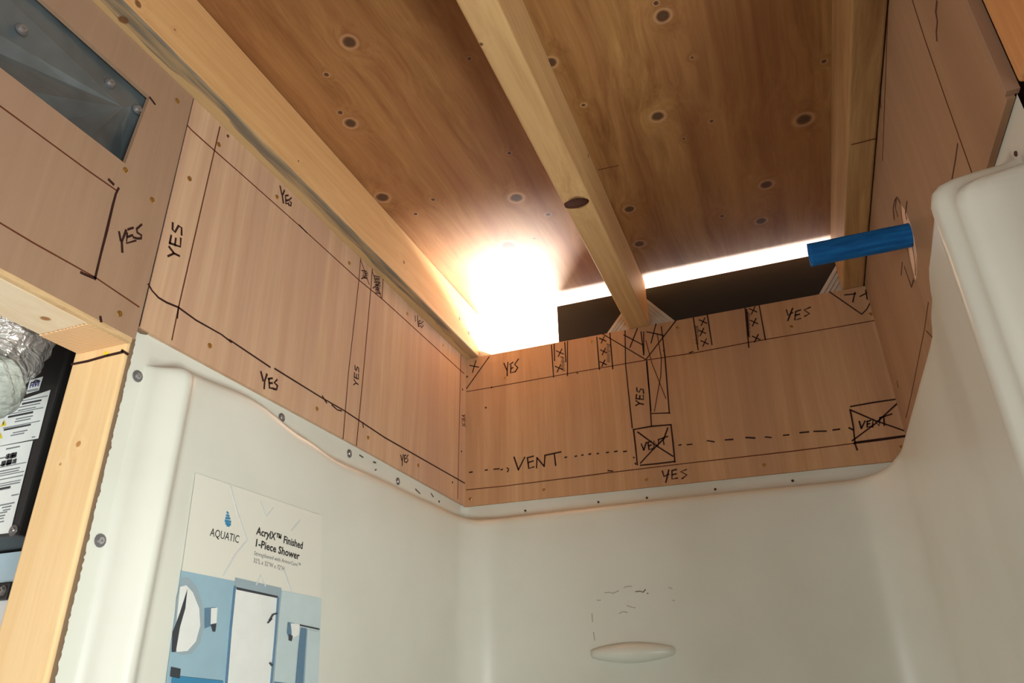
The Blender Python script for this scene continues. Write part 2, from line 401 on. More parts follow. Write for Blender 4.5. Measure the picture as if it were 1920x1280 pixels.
# --- right wall
M['cut_wood'] = plain('fresh_cut_wood', (236, 196, 168), 0.7)
wr = empty('wall_right', (XR, 0.7, ZF), kind='structure')
lens = [(.6760,.4340),(.6640,.4150),(.6610,.4000),(.6640,.3850),(.6740,.3720),(.6900,.3640),(.7160,.3640),(.7100,.3850),(.6980,.4080),(.6880,.4260)]
pD = plate('plywood_panel', [(.3810, .2955), (.4520, .2960), (YB, .2860), (YB, ZC), (.3810, ZC)], [lens], 'X', XR, TP, M['luan_r'], wr)
plate('backing_wood', [(.6900 + (y - .6900) * .985, .398 + (z - .398) * .985) for y, z in lens], [], 'X', XR + .0012, TP, M['cut_wood'], wr)
box('panel_edge', (XR - .0006, .3765, .2975), (XR + TP + .002, .3807, ZC), M['luan_aged'], wr)
box('outer_wall', (XR + .025, .30, ZF), (XR + .05, YB + .014, ZC - .0005), M['shellwall'], wr)
box('return_wall', (XR + .0505, .30, ZF), (1.30, .33, ZC - .0005), M['shellwall'], wr)
# --- rest of the room (behind the camera and the neighbouring space)
fl = box('floor', (-1.7, -1.45, ZF - .02), (1.30, 1.05, ZF), M['floor']); meta(fl, kind='structure')
wf = box('wall_front', (-1.7, -1.47, ZF), (1.30, -1.4505, ZC), M['shellwall']); meta(wf, kind='structure')
ws = box('wall_far_left', (-1.72, -1.47, ZF), (-1.7005, 1.05, ZC), M['shellwall']); meta(ws, kind='structure')

wg = box('wall_far_right', (1.3005, -1.47, ZF), (1.32, .33, ZC), M['shellwall']); meta(wg, kind='structure')

# ================================================================ WRITING ON THE PANELS
mw, lw = 0.0026, 0.0016
A = ('X', XL, 0.00035)
ribbon('pen_or_shade_line', [[(0,199),(60,243),(165,320),(218,357)],[(0,418),(60,454),(180,521),(260,575)]], *A, lw, M['pencil'], pA)
ribbon('marker_line', [[(222,353),(217,363),(211,385),(200,432),(189,475),(178,521)],[(204,337),(212,345)],[(152,511),(165,517),(178,522)],[(188,594),(189,602)],[(281,183),(290,195)]], *A, 0.0028, M['ink'], pA)
GLYPH = {'Y': [[(0,1),(.45,.5)],[(.95,1),(.45,.5),(.35,0)]], 'E': [[(.1,1),(.05,0),(.9,.05)],[(.1,1),(.9,.95)],[(.05,.52),(.75,.5)]],
         'S': [[(.95,.95),(.3,.9),(.1,.65),(.85,.4),(.75,.1),(.05,.02)]]}
def spaced(text, p0, u_, v_, adv=1.25):
    out = []
    for i, ch in enumerate(text):
        for st in GLYPH[ch]: out.append([(p0[0] + u_[0] * (i * adv + a) + v_[0] * b, p0[1] + u_[1] * (i * adv + a) + v_[1] * b) for a, b in st])
    return out
def word(parent, strokes, A_=A, w=mw, text='YES'):
    ribbon('handwriting', strokes, *A_, w, M['ink'], parent, 'the word ' + text + ' in black marker')
word(pA, [[(223,435),(226,451)],[(236,432),(230,448),(228,453),(229,472)],[(240,430),(249,427)],[(238,437),(237,456),(254,451)],[(239,444),(248,441)],[(265,421),(256,429),(257,436),(265,441),(264,447),(257,447),(250,445)]])
word(pB, spaced('YES', (335,486), (2.2,-18), (-20,-6)))
word(pB, [[(525,349),(528,364)],[(533,357),(529,367),(531,380)],[(535,367),(540,366)],[(535,370),(536,382),(541,381)],[(536,376),(540,375)],[(546,371),(541,375),(546,380),(545,386),(541,384)]])
word(pB, [[(778,592),(779,602)],[(783,591),(783,601),(784,612)],[(785,602),(785,612),(789,611)],[(785,602),(788,601)],[(785,607),(788,606)],[(793,603),(789,606),(794,610),(790,614)]], w=0.0022)
word(pB, [[(489,697),(493,713)],[(500,702),(496,714),(495,728)],[(503,710),(510,709)],[(504,711),(505,727),(512,728)],[(504,718),(510,718)],[(519,712),(514,717),(520,723),(518,730),(513,729)]], w=0.0030)
word(pB, [[(751,853),(753,862)],[(756,852),(754,864),(754,872)],[(758,854),(758,866),(761,866)],[(758,854),(761,853)],[(758,860),(761,859)],[(765,853),(762,857),(765,862),(762,867)]], w=0.0022)
word(pB, spaced('YES', (671,724), (.6,-10.5), (-8,-3)), w=0.0022)
word(pB, spaced('YES', (866,776), (.2,6.4), (5.5,1.5)), w=0.0018)
ribbon('pen_or_shade_line', [[(351,235),(358,243),(380,263),(445,320),(561,423),(673,525),(717,561),(757,597),(864,695),(870,700)],
    [(412,238),(400,290),(345,530),(334,578),(322,637)],[(676,484),(673,523),(653,700),(643,822)],[(698,503),(695,544),(681,700),(668,835)],[(718,522),(716,559)],
    [(676,487),(692,533)],[(698,509),(715,559)],[(698,500),(711,496)],[(864,665),(861.5,772),(858,935)]], *A, lw, M['pencil'], pB)
ribbon('marker_line', [[(278,533),(285,545),(297,558),(312,567),(334,576)],[(334,576),(367,600),(415,627),(433,641)],[(430,637),(506,688)],[(515,691),(604,746),(646,770),(721,820),(872,906)],
    [(334,578),(332,596)],[(604,742),(612,755)],[(622,759),(632,768),(640,770)],[(680,792),(681,801)],[(561,422),(575,436)]], *A, 0.0021, M['ink'], pB)
ribbon('crossed_out_note', [zig(684,514,10,14,5), zig(707,523,11,12,5), zig(708,541,9,16,6),[(678,522),(685,519)],[(699,540),(712,530)]], *A, 0.0022, M['ink'], pB)
B = ('Y', YB, -0.00035)
ribbon('pen_or_shade_line', [[(875,734),(922,726),(1083,697),(1211,675),(1299,662),(1403,642),(1519,622),(1644,600)],
    [(874.5,918),(945,911),(1081,894),(1145,885.5),(1299,867),(1483,846),(1601,831)],[(1232,625),(1240,671),(1239,704),(1227,771)],[(1211,638),(1222,680),(1248.5,747)]], *B, lw, M['pencil'], pC)
ribbon('marker_line', [[(917,669),(875,728)],[(1034,647),(1038,707)],[(1039,645),(1040,676)],[(1064,640),(1064,704)],[(1059,642),(1061,678)],
    [(1119,632),(1124,692)],[(1143.5,624),(1149,691)],[(1130,626),(1211,674)],[(1211,674),(1268,600)],[(1172,620),(1173,684),(1179,740),(1185.5,802)],
    [(1202,622),(1207,665)],[(1207,622),(1207,665)],[(1212,678),(1216,720),(1220.6,770)],[(1213,676),(1218,740),(1221.5,798)],[(1240,612),(1247,671),(1255,774.5)],[(1256,774),(1220.6,775)],
    [(1300,596),(1309,656)],[(1326,588),(1335,646)],[(1397,578),(1404,651)],[(1400,580),(1404,630)],[(1423.5,573),(1435,637)],[(1555,547),(1615.6,589)],[(1615.6,589),(1625,580),(1634,563)],
    [(1587,536),(1626,529)],[(1293,661),(1299,659)],[(1140,882),(1149,883)],[(922,725),(922,727)],[(1082,698),(1083,700)]], *B, 0.0022, M['ink'], pC)
ribbon('crossed_marks', [[(881,685),(897.5,688)],[(892.5,676),(886,698)],[(1170,628),(1206,647)],[(1195,616),(1181,651.5)],[(1213,622),(1243.5,628.6)],[(1230,607),(1220.6,643)],
    [(1584,552.7),(1604,551)],[(1603,548),(1599,566)],[(1612.6,555.6),(1629,547)],[(1623,544),(1626,561)],
    *cross(1050,661,7), *cross(1048,690,7), *cross(1130,637,6), *cross(1132,659,6), *cross(1131,681,6), *cross(1318,603,7), *cross(1316,622,7), *cross(1321,642,7), *cross(1412,582,7), *cross(1414,604,7), *cross(1418,634,7)], *B, 0.0022, M['ink'], pC)
ribbon('crossed_out_note', [zig(1055,681,6,24,9), zig(1141,661,6,32,11), zig(1307,627,6,32,11), zig(1403,608,6,44,14)], *B, 0.0017, M['ink'], pC)
word(pC, [[(945,681),(951,695)],[(952.5,679),(951,695),(951,704)],[(956,683),(962,679)],[(958,685),(957.5,699),(964,697)],[(958,691),(962,689)],[(972,673),(965,683),(971,689),(966,697)]], B)
word(pC, spaced('YES', (1206,761), (.4,-9.5), (-14,-1)), B)
word(pC, [[(1242,883),(1245,893),(1254,889)],[(1254,881),(1248.5,904)],[(1260,882),(1260,898),(1270,896)],[(1260,882),(1268,880)],[(1260,890),(1268,888)],[(1287,880),(1276,884),(1288,890),(1279,897)]], B)
word(pC, [[(1474.5,581),(1477.5,591),(1486,586)],[(1486,578),(1477,601)],[(1492,584),(1501,581)],[(1492,584),(1490,600),(1501,597)],[(1491,591),(1499,589)],[(1519,576),(1508,581),(1517.6,588),(1508.7,593)]], B)
word(pC, [[(964,857),(972,880.5)],[(972,880.5),(984,857)],[(989,858),(991.6,878),(1001,875)],[(989,858),(1000,855)],[(990,867),(1000,864)],[(1006,877),(1007,858)],[(1007,858),(1020.5,874)],[(1020.5,874),(1022,853)],[(1024,853),(1051.6,847)],[(1039.5,851),(1042,872)]], B, 0.0028, 'VENT')
vb = [[(1188,805),(1222,799),(1258,796)],[(1258,796),(1262,830),(1265.5,866)],[(1188,805),(1192,840),(1195,871)],[(1201,872),(1233,869),(1265,865)],[(1196,810),(1230,835),(1261.6,855)],[(1252,802),(1245,822),(1222,845),(1201,868)]]
ribbon('vent_box_outline', vb, *B, 0.0028, M['ink'], pC)
word(pC, [[(1202.5,832),(1207,843.5)],[(1207,843.5),(1212,829)],[(1215,829),(1217,843),(1224,841)],[(1215,829),(1221,827)],[(1216,836),(1221,834)],[(1226,841),(1226,826),(1234,838),(1235,824)],[(1234,824),(1252,818)],[(1243,821),(1245,833)]], B, 0.0026, 'VENT')
ribbon('vent_box_outline', [[(1595,762),(1640,754),(1682,748)],[(1594,768),(1600,800),(1603,831),(1607,843)],[(1601,831),(1650,825),(1700,818)],[(1603,829),(1700,816)],[(1596,769),(1640,788),(1699,808.6)],[(1684,754.6),(1640,795),(1598,826)]], *B, 0.0026, M['ink'], pC)
word(pC, [[(1611,790),(1615,803)],[(1615,803),(1622,789)],[(1626,790),(1626,801),(1633,799)],[(1626,790),(1632,788)],[(1626,795),(1631,794)],[(1636,800),(1637,785),(1648,798),(1650,783)],[(1650,783),(1672,776)],[(1657,781),(1658,797)]], B, 0.0026, 'VENT')
dash = [(1061,857,3),(1080,855,3),(1092,853,3),(1106,851,3),(1121,850,3),(1139,848,4),(1155,846,5),(1172,846,5),(883,885,5),(912,881,4),(931,879,10),(941,880,3),(1275,834,4),(1293,833,9)]
ribbon('dashed_line', [[(x - w / 2, y + .4), (x + w / 2, y - .4)] for x, y, w in dash] + [[(1326,826),(1339,828)],[(1360,824.5),(1374,823.5)],[(1399,820),(1415,821)],[(1435,819),(1446,820)],[(1469,816),(1479,815)],[(1500,811),(1516,809.5)],[(1526,808.5),(1549,808)],[(1562,806),(1574,804.5)],[(1592,802),(1600,806)],[(951,877),(954,879),(952,884)],[(1188,857),(1189,858)],[(1191,868),(1192,870)]], *B, 0.0026, M['ink'], pC)
Rr = ('X', XR, -0.00035)
ribbon('pen_or_shade_line', [[(1711,0),(1735,75),(1775,190),(1800,260),(1826,333)],[(1741,567),(1734,615),(1709,740),(1699,783)],[(1737,620),(1756,641)],[(1665,20),(1661,140),(1655,300)]], *Rr, lw * 0.8, M['pencil'], pD)  # last stroke is thin shading near the back corner, drawn in the pen colour
ribbon('pen_or_shade_line', [[(1796,270),(1792,298),(1783,350)]], *Rr, 0.0018, M['ink_soft'], pD)
ribbon('smudge', [[(1757,4),(1755,22),(1758,40),(1756,60),(1757,75)],[(1650,175),(1652,200)],[(1682,715),(1684,725)]], *Rr, 0.003, M['ink_soft'], pD)
ribbon('cut_out_mark', [[(1676,408),(1675,390),(1678,376),(1682,370)],[(1684,372),(1688,380)],[(1701,378),(1698,400),(1700,410)],[(1692,492),(1690,515)],[(1681,372),(1679,390),(1684,405)],[(1696,500),(1703,520),(1708,535)],[(1706,527),(1709,538),(1713,525)],[(1703,432),(1711,460),(1716,492),(1717,515)],[(1676,396),(1677,412)]], *Rr, 0.0026, M['ink_soft'], pD)
brA = [(285,375),(224,588),(332,189),(235,319)]
screws(brA, 'X', XL, 'X', SM_brass, pA)
screws([(355,335),(410,271),(519,369),(655,493),(764,588),(831,647),(393,648),(594,766),(690,820),(784,872)], 'X', XL, 'X', SM_brass, pB)
screws([(427,255),(848,904),(867,730),(865,846)], 'X', XL, 'X', SM_small, pB)
screws([(948,708),(1020,918),(1212,899),(1109,640),(1270,614),(1483,612),(1432,872),(1632,589),(1690,838),(882,935)], 'Y', YB, '-Y', SM_brass, pC)
screws([(911,764),(876,706),(1245,657)], 'Y', YB, '-Y', SM_small, pC)

# ================================================================ DOOR-OPENING FRAME (left)
hd = box('door_header', (-.5090, -0.9, .2620), (-.4605, .3380, .3600), M['pine_header'], None, 0.0015)
meta(hd, 'pale pine door header with a brown knot, seen from below at the left edge', 'beam')
bk = box('header_block', (-.5110, .3385, .2620), (-.4580, .3738, .3600), [M['end_grain']], None, 0.001)
meta(bk, 'short pine block with curved growth rings between header and door stud', 'block')
st = empty('door_stud', (-.487, .386, ZF), 'upright pine stud with a black marker line, left of the white shower', 'stud')
stud = box('stud_body', (-.5155, .3740, ZF), (-.4605, .4020, .3000), M['pine_stud'], st, 0.003, 3)
ribbon('marker_line', [[(135,683),(165,677),(200,667),(230,660)],[(229,657),(240,664)]], 'Y', .374, -.0004, 0.003, M['ink'], st)
ribbon('pencil_note', [[(195,665),(197,660),(199,665)],[(201,660),(203,665)]], 'Y', .374, -.0004, 0.002, M['yellow'], st)

# ================================================================ SHEET METAL IN THE DUCT OPENING
# creased pan behind the rectangular hole, an apex where the folds meet
ap = PX(225, 204, XL - .011)
cy, cz = ap.y, ap.z
xs = XL - .016
ringp = [(-.05,.495,xs+.004),(.10,.495,xs+.006),(.22,.495,xs+.008),(.350,.495,xs+.007),(.350,.470,xs+.004),(.345,.395,xs-.004),(.325,.392,xs+.000),(.293,.392,xs+.006),(.262,.392,xs-.006),(.22,.392,xs+.004),(.10,.392,xs-.014),(-.05,.392,xs-.012)]
V = [(xs + .009, cy, cz)]; Fc = []
K = 5
for k in range(1, K + 1):
    for (y, z, x) in ringp:
        u_ = k / K; V.append((V[0][0] + (x - V[0][0]) * (u_ ** 0.8), cy + (y - cy) * u_, cz + (z - cz) * u_))
n = len(ringp)
for i in range(n): Fc.append((0, 1 + i, 1 + (i + 1) % n))
for k in range(K - 1):
    for i in range(n): a = 1 + k * n; Fc.append((a + i, a + n + i, a + n + (i + 1) % n, a + (i + 1) % n))
duct = empty('sheet_metal_duct', (XL - .02, .15, .39), 'creased dark galvanised sheet metal behind the rectangular plywood opening', 'duct')
sm = mk('creased_sheet', V, Fc, M['sheet'], duct)
bm = bmesh.new(); bm.from_mesh(sm.data); bmesh.ops.recalc_face_normals(bm, faces=bm.faces)
if sum(f.normal.x for f in bm.faces) < 0: bmesh.ops.reverse_faces(bm, faces=bm.faces)
bm.to_mesh(sm.data); bm.free()
box('duct_back', (XL - .10, -.06, .385), (XL - .045, .352, .502), M['sheet'], duct)
screws([(40,55),(206,156),(257,205)], 'X', XL - .0070, 'X', SM_tiny, duct)

# ================================================================ RAFTERS
M['knot_hole'] = plain('dark_knot_hole', (78, 42, 24), 0.8)
def rafter(name, x0, x1, mat, label, notch=None):
    root = empty(name, ((x0 + x1) / 2, 0.0, ZT), label, 'rafter', 'rafters under the roof sheathing')
    bm = bmesh.new(); bx(bm, (x0, -1.42, ZT + .0006), (x1, YB + .0045, ZC - .0005), 0.0035, 3)
    # extra cuts so a hollow can be pressed into the underside
    o = from_bm('rafter_body', bm, mat, root)
    if notch:
        cb = bmesh.new(); bmesh.ops.create_uvsphere(cb, u_segments=20, v_segments=12, radius=1.0)
        for v in cb.verts: v.co = W(notch[0]) + Vector((v.co.x * notch[1][0], v.co.y * notch[1][1], v.co.z * notch[1][2]))
        me = bpy.data.meshes.new('tmp'); cb.to_mesh(me); cb.free(); c_ = bpy.data.objects.new('tmp', me); COL.objects.link(c_)
        md = o.modifiers.new('b', 'BOOLEAN'); md.object = c_; md.operation = 'DIFFERENCE'; md.solver = 'EXACT'
        bpy.context.view_layer.update()
        dg = bpy.context.evaluated_depsgraph_get(); nm = bpy.data.meshes.new_from_object(o.evaluated_get(dg))
        o.modifiers.clear(); o.data = nm; bpy.data.objects.remove(c_)
        while len(nm.materials) > 1: nm.materials.pop()
        nm.materials.append(M['knot_hole']); zb = W((0, 0, ZT + .0006)).z
        for p in nm.polygons:
            q = o.matrix_world @ p.center if False else WO[o.name] + p.center
            p.material_index = 1 if (q - W(notch[0])).length < max(notch[1]) * 1.05 and q.z > zb + .0004 and q.z < zb + .03 and abs(q.y - W(notch[0]).y) < notch[1][1] * 1.02 and abs(p.normal.x) < .98 else 0
    return root
rafter('rafter', -.4632, -.4335, M['pine_left'], 'pine rafter with grey-blue stained underside running along the left wall top')
kn = PZ(1080, 382, ZT)
rm = rafter('rafter', -.1835, -.1515, M['pine_mid'], 'middle pine rafter with a hollow brown knot hole in its underside',
       ((kn.x, kn.y, ZT + .002), (0.021, 0.012, 0.014)))
rr = rafter('rafter', .1205, .1490, M['pine_right'], 'right pine rafter against the right wall above the blue pipe')
ribbon('pencil_mark', [[(1597,271),(1642,260)]], 'Z', ZT, -.0002, 0.0015, M['pencil'], rr)

# ================================================================ STEEL TIES AT THE RAFTER ENDS
def tie(name, xc, half_top, half_bot, label, zt=.566, left=True, right=True):
    root = empty(name, (xc, YB + .008, .47), label, 'bracket', 'steel gusset plates behind the rafter ends')
    l_ = half_bot if left else .015; r_ = half_bot if right else .012
    lt = half_top if left else .015; rt = half_top if right else .012
    z0, z1 = .47, zt
    out = [(xc - l_ - .02, z0), (xc + r_ + .02 * right, z0), (xc + r_, ZT + .004), (xc + rt, z1), (xc - lt, z1), (xc - l_, ZT + .004)]
    plate('gusset_plate', out, [], 'Y', YB + .0062, .0022, M['steel'], root)
    # stiffening ribs parallel to the sloping edges
    for s_ in ((-1,) if left else ()) + ((1,) if right else ()):
        for k in range(3):
            o_ = .003 + k * .0065
            a = Vector((xc + s_ * (half_bot - o_), YB + .0042, ZT + .001)); b = Vector((xc + s_ * (half_top - o_), YB + .0042, z1 - .003))
            d = (b - a).normalized(); nn = Vector((-d.z, 0, d.x)) * .0014
            vv = [a - nn, a + nn, b + nn, b - nn]; f0 = [tuple(v) for v in vv]; f1 = [(v[0], v[1] + .0021, v[2]) for v in f0]
            mk('rib', f0 + f1, [(0, 1, 2, 3), (7, 6, 5, 4), (0, 4, 5, 1), (1, 5, 6, 2), (2, 6, 7, 3), (3, 7, 4, 0)], M['steel'], root)
    return root
tie('rafter_tie', -.1665, .0125, .0520, 'ribbed steel gusset behind the foot of the middle rafter', zt=.572)
tie('rafter_tie', .1350, .0060, .0440, 'steel gusset with two rivets behind the foot of the right rafter', right=False, zt=.575)
tie('rafter_tie', -.4400, .0060, .0260, 'small steel gusset at the foot of the left rafter', left=False, zt=.535)
for o in list(COL.objects):
    if o.get('label', '').startswith('steel gusset with two'): t2 = o
screws([(1574,506),(1578,522)], 'Y', YB + .006, '-Y', SM_small, t2, 'rivet')

# ================================================================ BLACK BOARD OUTSIDE THE GAP
bb0 = PY(1046, 600, YB + .011); bbt = PY(1300, 524, YB + .011)
bb = box('black_board', (bb0.x, YB + .0092, ZT - .05), (XR + .03, YB + .0140, bbt.z), M['black_board'], None, 0.0008)
meta(bb, 'matt black board filling the gap above the back wall between the rafters', 'board')

# ================================================================ BLUE PIPE
pc = PX(1704, 441, XR); pr = .0116
bm = bmesh.new(); n = 36; rows = []
L0, L1 = .0605, .1555
for k in range(30):
    x = L0 + (L1 - L0) * k / 29; row = []
    for i in range(n):
        a = 2 * math.pi * i / n
        r = pr * (1 + .030 * noise.noise(Vector((x * 60, math.cos(a) * 2, math.sin(a) * 2))))
        row.append(bm.verts.new(W((x, pc.y + r * math.cos(a), pc.z + r * math.sin(a)))))
    rows.append(row)
inner = [bm.verts.new(W((L0 + .0003, pc.y + pr * .62 * math.cos(2 * math.pi * i / n), pc.z + pr * .62 * math.sin(2 * math.pi * i / n)))) for i in range(n)]
inner2 = [bm.verts.new(W((L0 + .03, pc.y + pr * .60 * math.cos(2 * math.pi * i / n), pc.z + pr * .60 * math.sin(2 * math.pi * i / n)))) for i in range(n)]
seq = [inner2, inner] + rows
for r0, r1 in zip(seq, seq[1:]):
    for i in range(n): bm.faces.new((r0[i], r0[(i + 1) % n], r1[(i + 1) % n], r1[i]))
bm.faces.new(rows[-1]); bm.faces.new(inner2)
bmesh.ops.recalc_face_normals(bm, faces=bm.faces)
bp = from_bm('blue_pipe', bm, M['blue'], None, True); meta(bp, 'short bright blue pipe sticking out of the cut hole in the right wall', 'pipe')

# ================================================================ STUD AT THE TOP RIGHT
sr = box('corner_stud', (XR + .0050, .3050, .2985), (XR + .024, .3745, ZC - .001), M['pine_stud_r'], None, 0.003, 3)
meta(sr, 'orange-brown pine stud at the top right beside the plywood edge', 'stud')

# ================================================================ SHOWER STALL
shower = empty('shower_stall', (-0.15, .68, ZF), 'white one-piece acrylic shower stall with rounded corners and screwed flange', 'shower')
def lerp(tab, x):
    if x <= tab[0][0]: return tab[0][1]
    for (a, va), (b, vb_) in zip(tab, tab[1:]):
        if x <= b:
            t_ = (x - a) / (b - a); t_ = t_ * t_ * (3 - 2 * t_); return va + (vb_ - va) * t_
    return tab[-1][1]
dL = [(.3975,0),(.4020,.016),(.4070,.0270),(.4110,.0285),(.4250,.0200),(.44,.0195),(1.0,.0195)]
dR = [(.3905,0),(.3945,.020),(.4020,.034),(.4140,.0425),(.4180,.0425),(.4300,.0370),(.50,.0345),(.56,.0270),(.62,.0210),(1.0,.0210)]
rimL = [(.40,.2520),(.43,.2580),(.50,.2630),(.58,.2520),(.64,.2455),(.78,.2490),(.9,.2510),(1.0,.2520)]
rimR = [(.388,.2560),(.402,.2640),(.415,.2760),(.45,.2790),(.55,.2740),(.66,.2710),(.9,.2700),(1.0,.2720)]
XLF, XRF, YBF = XL - .0045, XR + .0045, YB + .0040      # flange plane, just behind the plywood
path = []      # (outer xy, inner xy, rim z)
ys = [.3790 + .0035 * i for i in range(22)] + [.46 + .018 * i for i in range(25)]
rc = .052
xin, yin = XL + .0205, YB - .020
ys = [y for y in ys if y < yin - rc]
for y in ys: path.append(((XLF, y), (XL + lerp(dL, y) if y > .3975 else XLF, y), lerp(rimL, y)))
nA = 14
for i in range(nA + 1):
    a = math.pi - (math.pi / 2) * i / nA
    ip = (xin + rc + rc * math.cos(a), yin - rc + rc * math.sin(a))
    d1 = (XLF, yin - rc + (YBF - yin + rc) * min(1, i / (nA / 2))) if i <= nA // 2 else (XLF + (xin + rc - XLF) * (i - nA / 2) / (nA / 2), YBF)
    path.append((d1, ip, .2515))
xr_in = XR - .021; rc2 = .062
for i in range(1, 26):
    x = xin + rc + (xr_in - rc2 - xin - rc) * i / 26; path.append(((x, YBF), (x, yin), .2515 + .0015 * math.sin(i / 26 * 3)))
for i in range(nA + 1):
    a = math.pi / 2 - (math.pi / 2) * i / nA
    ip = (xr_in - rc2 + rc2 * math.cos(a), yin - rc2 + rc2 * math.sin(a))
    d1 = (xr_in - rc2 + (XRF - xr_in + rc2) * i / (nA / 2), YBF) if i <= nA // 2 else (XRF, YBF - (YBF - yin + rc2) * (i - nA / 2) / (nA / 2))
    u_ = i / nA; path.append((d1, ip, .2515 + (.2700 - .2515) * (u_ * u_ * (3 - 2 * u_))))
ysr = [.3790 + .0022 * i for i in range(40)] + [.47 + .018 * i for i in range(28)]
ysr = [y for y in ysr if y < yin - rc2 - .004][::-1]
for y in ysr: path.append(((XRF, y), (XR - lerp(dR, y) if y > .3935 else XRF, y), lerp(rimR, y)))
prof = [(.2960, 0.0)]        # (z above or rel. rim marker)
V, Fc = [], []
rows_ = []
NV = 0
for (o_, i_, rz) in path:
    col_ = []
    inset = math.hypot(i_[0] - o_[0], i_[1] - o_[1])
    zs = [(max(.2960, rz + .020), 0), (rz + .012, 0), (rz + .0025, 0.0), (rz + .0008, .18), (rz - .0002, .45), (rz - .0018, .70), (rz - .0045, .86), (rz - .009, .96), (rz - .016, 1.0)]
    zs += [(rz - .016 - .04 * k, 1.0) for k in range(1, 8)] + [(-.30, 1.0), (-.6, 1.0), (ZF + .03, 1.0)]
    for z, f_ in zs: col_.append((o_[0] + (i_[0] - o_[0]) * f_, o_[1] + (i_[1] - o_[1]) * f_, z))
    NV = len(col_); rows_.append(col_)
for c_ in rows_: V += c_
for a in range(len(rows_) - 1):
    for b in range(NV - 1): Fc.append((a * NV + b, a * NV + b + 1, (a + 1) * NV + b + 1, (a + 1) * NV + b))
# ragged hand-cut front edge of the left flange
for b in range(NV):
    x, y, z = V[b]; V[b] = (x, y + .0012 * noise.noise(Vector((0, 0, z * 140))), z)
body = mk('stall_body', V, Fc, M['acrylic'], shower, True)
bm = bmesh.new(); bm.from_mesh(body.data); bmesh.ops.recalc_face_normals(bm, faces=bm.faces)
c0 = bm.faces[:] ; s_ = sum((f.normal.dot(Vector((0, .2, 0)) * 0 + (Vector((-.2, .9, 1.4)) - body.location - WO[shower.name] + Vector((0, -.3, 0))) - f.calc_center_median())) for f in c0)
if s_ < 0: bmesh.ops.reverse_faces(bm, faces=bm.faces)
bm.to_mesh(body.data); bm.free()
pan = box('shower_pan', (XL + .002, .40, ZF + .001), (XR - .002, YB - .002, ZF + .04), M['acrylic'], shower, 0.01)
# rough cut rim beside the stud
bm = bmesh.new(); rows_ = []
nz = 260
for k in range(nz):
    z = .268 - (.268 + .12) * k / (nz - 1)
    w = .0012 + .0026 * abs(noise.noise(Vector((3.1, 0, z * 120)))) + .0012 * abs(noise.noise(Vector((9.1, 0, z * 420))))
    rows_.append([bm.verts.new(W((XLF + .0002, .3770, z))), bm.verts.new(W((XLF + .0016 + .002 * abs(noise.noise(Vector((5, 0, z * 200)))), .3780 + w * .5, z))), bm.verts.new(W((XLF + .0004, .3785 + w, z)))])
for a, b in zip(rows_, rows_[1:]):
    for i in range(2): bm.faces.new((a[i], b[i], b[i + 1], a[i + 1]))
from_bm('rough_cut_edge', bm, M['dirt'], shower, True)
screws([(258,705),(188,1013),(528,783),(655,850),(746,902)], 'X', XLF + .0003, 'X', SM_zinc, shower, 'flange_screw')
screws([(823,940)], 'X', XLF + .0003, 'X', SM_small, shower, 'flange_screw')
screws([(985,957),(1122,941),(1213,933),(1341,917),(1486,901)], 'Y', YBF - .0003, '-Y', SM_small, shower, 'flange_screw')
screws([(1905,288)], 'X', XRF - .0003, '-X', SM_small, shower, 'flange_screw')
ribbon('scuff_mark', [[(674,853),(680,857)],[(700,866),(704,867)],[(703,881),(705,880)],[(779,917),(787,925)],[(808,925),(812,931)]], 'X', XLF, .0005, .0024, M['scuff_dark'], shower)
ribbon('chipped_edge', [[(298,635),(303,638)],[(256,618),(262,622),(270,624)]], 'X', XLF, .003, .004, M['dirt'], shower)
# moulded soap ledge
V, Fc = [], []
sx0, sx1 = PY(1107, 1222, yin).x, PY(1266, 1214, yin).x; sz = PY(1185, 1222, yin).z
ns, nt = 32, 9
for i in range(ns + 1):
    u_ = i / ns; e = (math.sin(math.pi * u_)) ** 0.45; x = sx0 + (sx1 - sx0) * u_
    dp = .017 * e + .0004; hh = (.0155 + .004 * math.sin(math.pi * u_ * 1.3 - .5)) * (0.45 + .55 * e)
    for j in range(nt):
        a = math.pi * j / (nt - 1)
        V.append((x, yin - dp * math.sin(a) ** .8 + .0005, sz + hh * .55 * math.cos(a) - (.002 if a > 1.57 else 0) * e))
for i in range(ns):
    for j in range(nt - 1): a = i * nt + j; Fc.append((a, a + 1, a + nt + 1, a + nt))
mk('soap_ledge', V, Fc, M['acrylic'], shower, True)
ribbon('scuff_mark', [[(1192,1109),(1200,1108),(1206,1110),(1210,1105)],[(1214,1112),(1215,1112)]], 'Y', yin, -.0004, .0016, M['scuff_dark'], shower)
ribbon('scuff_mark', [[(1134,1111),(1142,1110),(1150,1112),(1160,1107)],[(1170,1101),(1176,1099),(1184,1099)],[(1161,1150),(1168,1146),(1176,1148)],[(1176,1135),(1184,1138),(1191,1139)],[(1254,1101),(1260,1103)],[(1261,1125),(1265,1126)],[(1120,1125),(1126,1125)],[(1110,1150),(1111,1165)],[(1113,1185),(1115,1200)]], 'Y', yin, -.0004, .0016, M['smudge'], shower)

